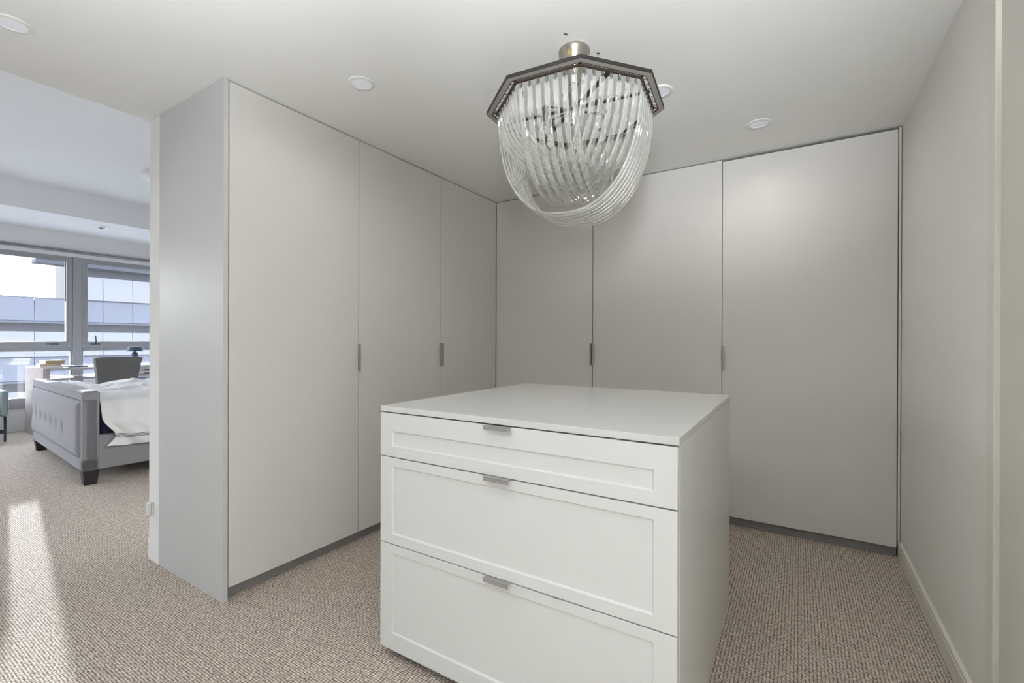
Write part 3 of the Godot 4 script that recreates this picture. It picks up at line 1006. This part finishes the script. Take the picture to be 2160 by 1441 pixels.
func fill_uplighter(label: String, at: Vector3, target: Vector3, energy: float, cone: float, tall: float):
	var o := thing("added_fill_lamp", label, "floor lamp", at)
	var b := mb()
	lathe(b, [Vector2(0, 0), Vector2(0.14, 0), Vector2(0.14, 0.012), Vector2(0.02, 0.03), Vector2(0.011, 0.05), Vector2(0.011, tall - 0.06), Vector2(0, tall - 0.06)], Vector3.ZERO, 28)
	put("pole", b, M.nickel, o)
	# the head's own y axis points where the lamp shines
	var aim := (target - (at + Vector3(0, tall, 0))).normalized()
	var side := aim.cross(Vector3.UP).normalized()
	var H := Transform3D(Basis(side, aim, side.cross(aim)), Vector3(0, tall, 0))
	b = mb()
	lathe(b, [Vector2(0.0, -0.075), Vector2(0.035, -0.07), Vector2(0.075, -0.02), Vector2(0.095, 0.05), Vector2(0.092, 0.05), Vector2(0.071, -0.018), Vector2(0.033, -0.065), Vector2(0, -0.07)], Vector3.ZERO, 36)
	var head := put("head", b, M.nickel, o)
	head.transform = H
	b = mb()
	lathe(b, [Vector2(0, -0.065), Vector2(0.014, -0.06), Vector2(0.026, -0.03), Vector2(0.022, -0.005), Vector2(0, 0.004)], Vector3.ZERO, 20)
	put("bulb", b, M.glow, head)
	var l := SpotLight3D.new()
	l.name = "fill_light"
	l.light_color = Color(0.945, 0.975, 1.0)
	l.light_energy = energy
	l.light_size = 0.16
	l.spot_range = 12.0
	l.spot_attenuation = 2.0
	l.spot_angle = cone
	l.spot_angle_attenuation = 1.0
	l.shadow_enabled = true
	o.add_child(l)
	l.look_at_from_position(at + H * Vector3(0, 0.06, 0), target)

# ================================================================ bed
func bed():
	var at := Vector3(-4.736, 0, -1.251)
	var turn := -0.0700
	var T := Transform3D(Basis(Vector3.UP, turn), at)
	var o := thing("bed", "grey upholstered bed with a tall button tufted footboard", "bed", at, turn)
	var W := 2.0
	var L := 2.15
	var b := mb()
	# footboard: core, rolled top, raised border
	bx(b, Vector3(-W, 0.11, -0.095), Vector3(0, 0.725, -0.012), 0.010)
	bx(b, Vector3(-W - 0.004, 0.655, -0.105), Vector3(0.004, 0.742, 0.004), 0.018)
	bx(b, Vector3(-W, 0.11, -0.10), Vector3(0.0, 0.205, 0.003), 0.007)
	bx(b, Vector3(-0.052, 0.11, -0.102), Vector3(0.0, 0.735, 0.003), 0.007)
	bx(b, Vector3(-W, 0.11, -0.102), Vector3(-W + 0.052, 0.735, 0.003), 0.007)
	var fb := put("footboard", b, M.bed_cloth, o)
	var xs := []
	for k in 7:
		xs.append(-0.55 - 0.223 * k)
	b = mb()
	var px0 := -W + 0.054
	var px1 := -0.054
	sheet(b, 90, 28, func(u: float, v: float) -> Vector3:
		var x := lerpf(px0, px1, u)
		var y := lerpf(0.21, 0.66, v)
		var e: float = minf(minf(x - px0, px1 - x), minf(y - 0.21, 0.66 - y))
		var z := 0.034 * sqrt(clampf(e / 0.075, 0.0, 1.0) * (2.0 - clampf(e / 0.075, 0.0, 1.0))) - 0.006
		for bxx in xs:
			var dx: float = (x - bxx)
			var dy := (y - 0.415)
			z -= 0.020 * exp(-(dx * dx + dy * dy) / 0.0016)
			z -= 0.003 * exp(-dx * dx / 0.0010) * exp(-dy * dy / 0.012)
		return Vector3(x, y, z))
	put("tufted_panel", b, M.bed_cloth, fb)
	b = mb()
	lathe(b, [Vector2(0.009, -0.004), Vector2(0.011, 0.0), Vector2(0.007, 0.005), Vector2(0, 0.007)], Vector3.ZERO, 12)
	var bm := mesh_of(b)
	for x in xs:
		var bt := put_mesh("button", bm, M.bed_cloth, fb)
		bt.position = Vector3(x, 0.415, 0.006)
		bt.rotation.x = PI / 2
	box("side_rail", Vector3(-0.06, 0.11, -L), Vector3(-0.004, 0.385, -0.09), M.bed_cloth, o, 0.012)
	box("side_rail", Vector3(-W + 0.004, 0.11, -L), Vector3(-W + 0.06, 0.385, -0.09), M.bed_cloth, o, 0.012)
	box("headboard", Vector3(-W, 0.11, -L - 0.09), Vector3(0, 1.15, -L), M.bed_cloth, o, 0.02)
	box("bed_base", Vector3(-W + 0.06, 0.16, -L), Vector3(-0.06, 0.30, -0.1), M.mattress, o, 0.005)
	for q in [[-0.052, -0.052], [-W + 0.052, -0.052], [-0.052, -L - 0.04], [-W + 0.052, -L - 0.04]]:
		b = mb()
		leg_taper(b, Vector3(q[0], 0, q[1]), 0.038, 0.050, 0.112)
		put("leg", b, M.espresso, o)
	var m := box("mattress", Vector3(-W + 0.065, 0.30, -L + 0.005), Vector3(-0.062, 0.60, -0.108), M.mattress, self, 0.05)
	m.transform = T
	tag(m, "dark mattress in the bed behind the footboard, mostly under the duvet", "mattress")
	# duvet: over the top and down the near side
	var n := FastNoiseLite.new()
	n.seed = 4
	n.frequency = 1.6
	n.fractal_octaves = 3
	b = mb()
	var pos := func(u: float, v: float, inner: float) -> Vector3:
		# u runs across from the far side to the near hem, v from the foot to the head
		var hem := 0.262 + 0.025 * sin(v * 9.0) + 0.035 * smoothstep(0.10, 0.0, v)
		var top := 0.635
		var flat := W - 0.16
		var drop := top - hem
		var far := 0.25
		var total := flat + drop + far
		var s := u * total
		var x := 0.0
		var y := 0.0
		var nx := 0.0
		var ny := 1.0
		var zz := lerpf(-0.118, -L + 0.35, v)
		if s < far:
			x = -W + 0.03
			y = top - (far - s)
			nx = -1.0
			ny = 0.0
		elif s < far + flat:
			x = lerpf(-W + 0.03, -0.03, (s - far) / flat)
			y = top
			var e := minf(s - far, far + flat - s)
			var t := clampf(e / 0.09, 0, 1)
			y -= 0.06 * (1.0 - t) * (1.0 - t)
			nx = (1.0 - t) * (1.0 if x > -1.0 else -1.0)
		else:
			var dn := s - far - flat
			x = -0.03 + 0.055 * smoothstep(0.0, 0.14, dn)
			y = top - 0.06 - dn * (drop - 0.06) / drop
			nx = 1.0
			ny = 0.0
		# folds
		var f := n.get_noise_2d(s * 1.3 + 5.0, zz * 1.1) * 0.045 + n.get_noise_2d(s * 0.6 + zz * 2.2, zz * 2.0 - s * 1.2) * 0.03
		if nx > 0.9:
			var dn2 := s - far - flat
			f += 0.020 * sin(zz * 13.0 + dn2 * 6.0) * smoothstep(0.02, 0.25, dn2) + 0.012 * sin((zz * 1.5 + dn2) * 24.0) * smoothstep(0.0, 0.2, dn2)
			if v < 0.12:
				f -= 0.0
				zz -= (0.10 * smoothstep(0.06, 0.30, dn2) - 0.09 * smoothstep(0.22, 0.37, dn2)) * (1.0 - v / 0.12)
		else:
			f += 0.02
		var p := Vector3(x, y, zz) + Vector3(nx, ny, 0).normalized() * (f + 0.028 - inner)
		return p
	sheet(b, 120, 70, func(u: float, v: float) -> Vector3: return pos.call(u, v, 0.0), false)
	sheet(b, 60, 30, func(u: float, v: float) -> Vector3: return pos.call(u, v, 0.022), true)
	# close the rim
	for k in 120:
		var u0 := k / 120.0
		var u1 := (k + 1) / 120.0
		for v in [0.0, 1.0]:
			var nn := Vector3(0, 0, 1 if v == 0.0 else -1)
			quad(b, [pos.call(u0, v, 0.0), pos.call(u1, v, 0.0), pos.call(u1, v, 0.022), pos.call(u0, v, 0.022)], [nn, nn, nn, nn])
	for k in 70:
		var v0 := k / 70.0
		var v1 := (k + 1) / 70.0
		for u in [0.0, 1.0]:
			var nn := Vector3(0, -1, 0)
			quad(b, [pos.call(u, v0, 0.0), pos.call(u, v1, 0.0), pos.call(u, v1, 0.022), pos.call(u, v0, 0.022)], [nn, nn, nn, nn])
	var du := Node3D.new()
	du.name = numbered("duvet")
	add_child(du)
	du.transform = T
	tag(du, "rumpled white duvet with a thin dark striped border, spread over the bed", "duvet")
	put("cover", b, M.linen, du)
	for k in 3:
		b = mb()
		var u := 0.957 + 0.0052 * k
		var pts := []
		for i in 60:
			pts.append(pos.call(u, i / 59.0, -0.0006))
		tube(b, pts, 0.0024, 5)
		put("stripe", b, M.stripe, du)

func leg_taper(b: Dictionary, at: Vector3, r0: float, r1: float, h: float):
	var q := [[-1, -1], [1, -1], [1, 1], [-1, 1]]
	for k in 4:
		var a: Array = q[k]
		var c: Array = q[(k + 1) % 4]
		var n := Vector3(a[0] + c[0], -0.2, a[1] + c[1]).normalized()
		quad(b, [at + Vector3(a[0] * r0, 0, a[1] * r0), at + Vector3(c[0] * r0, 0, c[1] * r0), at + Vector3(c[0] * r1, h, c[1] * r1), at + Vector3(a[0] * r1, h, a[1] * r1)], [n, n, n, n])
	for e in [[0.0, r0, -1.0], [h, r1, 1.0]]:
		var p := []
		for k in 4:
			p.append(at + Vector3(q[k][0] * e[1], e[0], q[k][1] * e[1]))
		var n := Vector3(0, e[2], 0)
		quad(b, p, [n, n, n, n])

# ================================================================ desk and what lies on it
func desk():
	var z0 := -1.604
	var z1 := -3.55
	var xa := -8.10
	var xb := -7.37
	var o := thing("desk", "long pale desk with slab ends and a lower shelf before the windows", "desk", Vector3((xa + xb) / 2, 0, (z0 + z1) / 2))
	var c := o.position
	box("desk_top", Vector3(xa, 0.782, z0 - 0.06) - c, Vector3(xb, 0.81, z1) - c, M.desk_top, o, 0.003)
	box("leg", Vector3(xa, 0, z0 - 0.06) - c, Vector3(xb, 0.81, z0) - c, M.desk, o, 0.003)
	box("leg", Vector3(xa, 0, z1) - c, Vector3(xb, 0.81, z1 - 0.06) - c, M.desk, o, 0.003)
	box("shelf", Vector3(xa + 0.02, 0.655, z0 - 0.06) - c, Vector3(xb - 0.17, 0.68, z1) - c, M.desk_top, o, 0.003)
	# books at the near end: three lying flat
	book("thick tan covered book lying on top of the pile at the desk end", Vector3(-7.60, 0.857, -1.73), Vector3(0.20, 0.042, 0.17), 0.06, M.tan, "books on the desk end")
	book("pink edged book in the middle of the pile at the desk end", Vector3(-7.60, 0.833, -1.70), Vector3(0.23, 0.024, 0.18), -0.05, M.pink_paper, "books on the desk end")
	book("wide pale book at the bottom of the pile at the desk end", Vector3(-7.60, 0.81, -1.70), Vector3(0.25, 0.023, 0.20), 0.03, M.white_plastic, "books on the desk end")
	var b := mb()
	bx(b, Vector3(-0.12, 0, -0.10), Vector3(0.12, 0.014, 0.08), 0.003)
	var t := put("tablet", b, M.slate)
	t.position = Vector3(-7.62, 0.81, -1.93)
	t.rotation.y = 0.05
	tag(t, "thin dark tablet lying flat beside the pile of books on the desk", "tablet")
	for k in 2:
		b = mb()
		var s := k * 1.0
		sheet(b, 8, 6, func(u: float, v: float) -> Vector3:
			return Vector3((u - 0.5) * 0.21, 0.0015 + 0.010 * sin(u * 3.0 + s) * v * v, (v - 0.5) * 0.26), true)
		sheet(b, 8, 6, func(u: float, v: float) -> Vector3:
			return Vector3((u - 0.5) * 0.21, 0.0005 + 0.010 * sin(u * 3.0 + s) * v * v, (v - 0.5) * 0.26), false)
		var p := put("paper_sheet", b, M.paper)
		p.position = [Vector3(-7.66, 0.812, -2.22), Vector3(-7.80, 0.682, -1.89)][k]
		p.rotation.y = [0.3, -0.2][k]
		tag(p, ["loose white paper on the desk top between tablet and chair", "loose white paper on the lower desk shelf near the slab end"][k], "paper")
	# little figure on the shelf
	b = mb()
	lathe(b, [Vector2(0, 0), Vector2(0.012, 0), Vector2(0.010, 0.006), Vector2(0.004, 0.012), Vector2(0.007, 0.028), Vector2(0.003, 0.04), Vector2(0.006, 0.048), Vector2(0.0, 0.056)], Vector3(-7.60, 0.68, -1.70), 14)
	tag(put("figurine", b, M.black), "tiny dark figurine standing on the lower desk shelf", "figurine")
	# books lying on the shelf by the stub wall
	var names := ["dark slate book at the bottom of the stack on the lower shelf", "white book second from the bottom of the stack on the lower shelf", "dark navy book third from the bottom of the lower shelf stack", "pale book on top of the stack on the lower desk shelf"]
	var mats := [M.slate, M.paper, M.navy, M.white_plastic]
	for k in 4:
		book(names[k], Vector3(-7.66, 0.68 + 0.023 * k, -2.76 + 0.01 * (k % 2)), Vector3(0.20, 0.0228, 0.26), 0.04 * (k - 1), mats[k], "books on the lower desk shelf")
	# lamp
	var l := thing("table_lamp", "small dark blue table lamp with a ball foot on the desk", "table lamp", Vector3(-7.75, 0.81, -2.59))
	b = mb()
	lathe(b, [Vector2(0.0, 0.0), Vector2(0.045, 0.0), Vector2(0.048, 0.010), Vector2(0.02, 0.018), Vector2(0.012, 0.04), Vector2(0.012, 0.085), Vector2(0.024, 0.098), Vector2(0.034, 0.12), Vector2(0.035, 0.14), Vector2(0.026, 0.162), Vector2(0.010, 0.174), Vector2(0.007, 0.19), Vector2(0.007, 0.235), Vector2(0, 0.235)], Vector3.ZERO, 24)
	put("base", b, M.navy, l)
	b = mb()
	lathe(b, [Vector2(0.0, 0.236), Vector2(0.070, 0.236), Vector2(0.089, 0.178), Vector2(0.092, 0.178), Vector2(0.072, 0.239), Vector2(0.0, 0.239)], Vector3.ZERO, 28)
	put("lamp_shade", b, M.navy, l)

func book(label: String, at: Vector3, size: Vector3, turn: float, cover: Material, group: String):
	var o := thing("book", label, "book", at, turn, group)
	var h := size / 2
	var b := mb()
	bx(b, Vector3(-h.x, 0, -h.z), Vector3(h.x, 0.003, h.z), 0.0008)
	bx(b, Vector3(-h.x, size.y - 0.003, -h.z), Vector3(h.x, size.y, h.z), 0.0008)
	bx(b, Vector3(h.x - 0.003, 0.003, -h.z), Vector3(h.x, size.y - 0.003, h.z), 0.0008)
	put("cover", b, cover, o)
	box("pages", Vector3(-h.x + 0.004, 0.003, -h.z + 0.004), Vector3(h.x - 0.003, size.y - 0.003, h.z - 0.004), M.paper, o, 0.0)

# ================================================================ chairs
func chairs():
	# desk chair seen from behind
	var o := thing("desk_chair", "charcoal upholstered desk chair seen from behind at the desk", "chair", Vector3(-7.10, 0, -2.14), 0.0)
	var b := mb()
	var shape := func(u: float, v: float, front: float) -> Vector3:
		# v up, u across; the back flares and leans
		var y := lerpf(0.44, 0.945, v)
		var hw := lerpf(0.175, 0.225, pow(v, 1.6))
		var roll := 0.018 * smoothstep(0.86, 1.0, v)
		return Vector3(0.20 - front + 0.05 * v + roll - 0.02 * cos((u - 0.5) * PI), y - 0.012 * pow(absf(u - 0.5) * 2.0, 6.0), (u - 0.5) * 2.0 * hw)
	sheet(b, 14, 14, func(u: float, v: float) -> Vector3: return shape.call(u, v, 0.0), true)
	sheet(b, 14, 14, func(u: float, v: float) -> Vector3: return shape.call(u, v, 0.075), false)
	for k in 14:
		var t0 := k / 14.0
		var t1 := (k + 1) / 14.0
		for e in [0.0, 1.0]:
			var nz := Vector3(0, 0, -1 if e == 0.0 else 1)
			quad(b, [shape.call(e, t0, 0.0), shape.call(e, t1, 0.0), shape.call(e, t1, 0.075), shape.call(e, t0, 0.075)], [nz, nz, nz, nz])
			var ny := Vector3(0, -1 if e == 0.0 else 1, 0)
			quad(b, [shape.call(t0, e, 0.0), shape.call(t1, e, 0.0), shape.call(t1, e, 0.075), shape.call(t0, e, 0.075)], [ny, ny, ny, ny])
	put("backrest", b, M.charcoal, o)
	box("seat", Vector3(-0.26, 0.38, -0.22), Vector3(0.20, 0.48, 0.22), M.charcoal, o, 0.025)
	for q in [[-0.22, -0.18], [-0.22, 0.18], [0.16, -0.18], [0.16, 0.18]]:
		b = mb()
		leg_taper(b, Vector3(q[0], 0, q[1]), 0.014, 0.022, 0.385)
		put("leg", b, M.espresso, o)
	# armchair at the left edge, near the windows
	var a := thing("armchair", "low grey teal armchair on thin dark steel legs, cut by the left edge", "armchair", Vector3(-7.54, 0, -1.356))
	box("seat", Vector3(-0.60, 0.285, 0.06), Vector3(0.02, 0.40, 0.60), M.teal, a, 0.03)
	box("armrest", Vector3(-0.62, 0.285, -0.005), Vector3(0.035, 0.573, 0.055), M.teal, a, 0.022)
	box("armrest", Vector3(-0.62, 0.285, 0.605), Vector3(0.035, 0.573, 0.665), M.teal, a, 0.022)
	box("backrest", Vector3(-0.62, 0.285, 0.05), Vector3(-0.52, 0.60, 0.61), M.teal, a, 0.03)
	for z in [0.02, 0.64]:
		b = mb()
		tube(b, [Vector3(-0.58, 0.0, z), Vector3(-0.58, 0.28, z), Vector3(0.0, 0.28, z), Vector3(0.0, 0.0, z)], 0.011, 8)
		put("leg", b, M.steel_dark, a)
	b = mb()
	bx(b, Vector3(-0.006, 0.095, 0.02), Vector3(0.006, 0.135, 0.64), 0.002)
	put("stretcher", b, M.steel_dark, a)
	var c := box("cushion", Vector3(-0.09, -0.0, -0.22), Vector3(0.09, 0.22, 0.22), M.teal_dark, self, 0.06)
	c.position = Vector3(-7.86, 0.405, -1.04)
	c.rotation.z = -0.25
	tag(c, "dark teal cushion leaning inside the armchair at the left edge", "cushion")
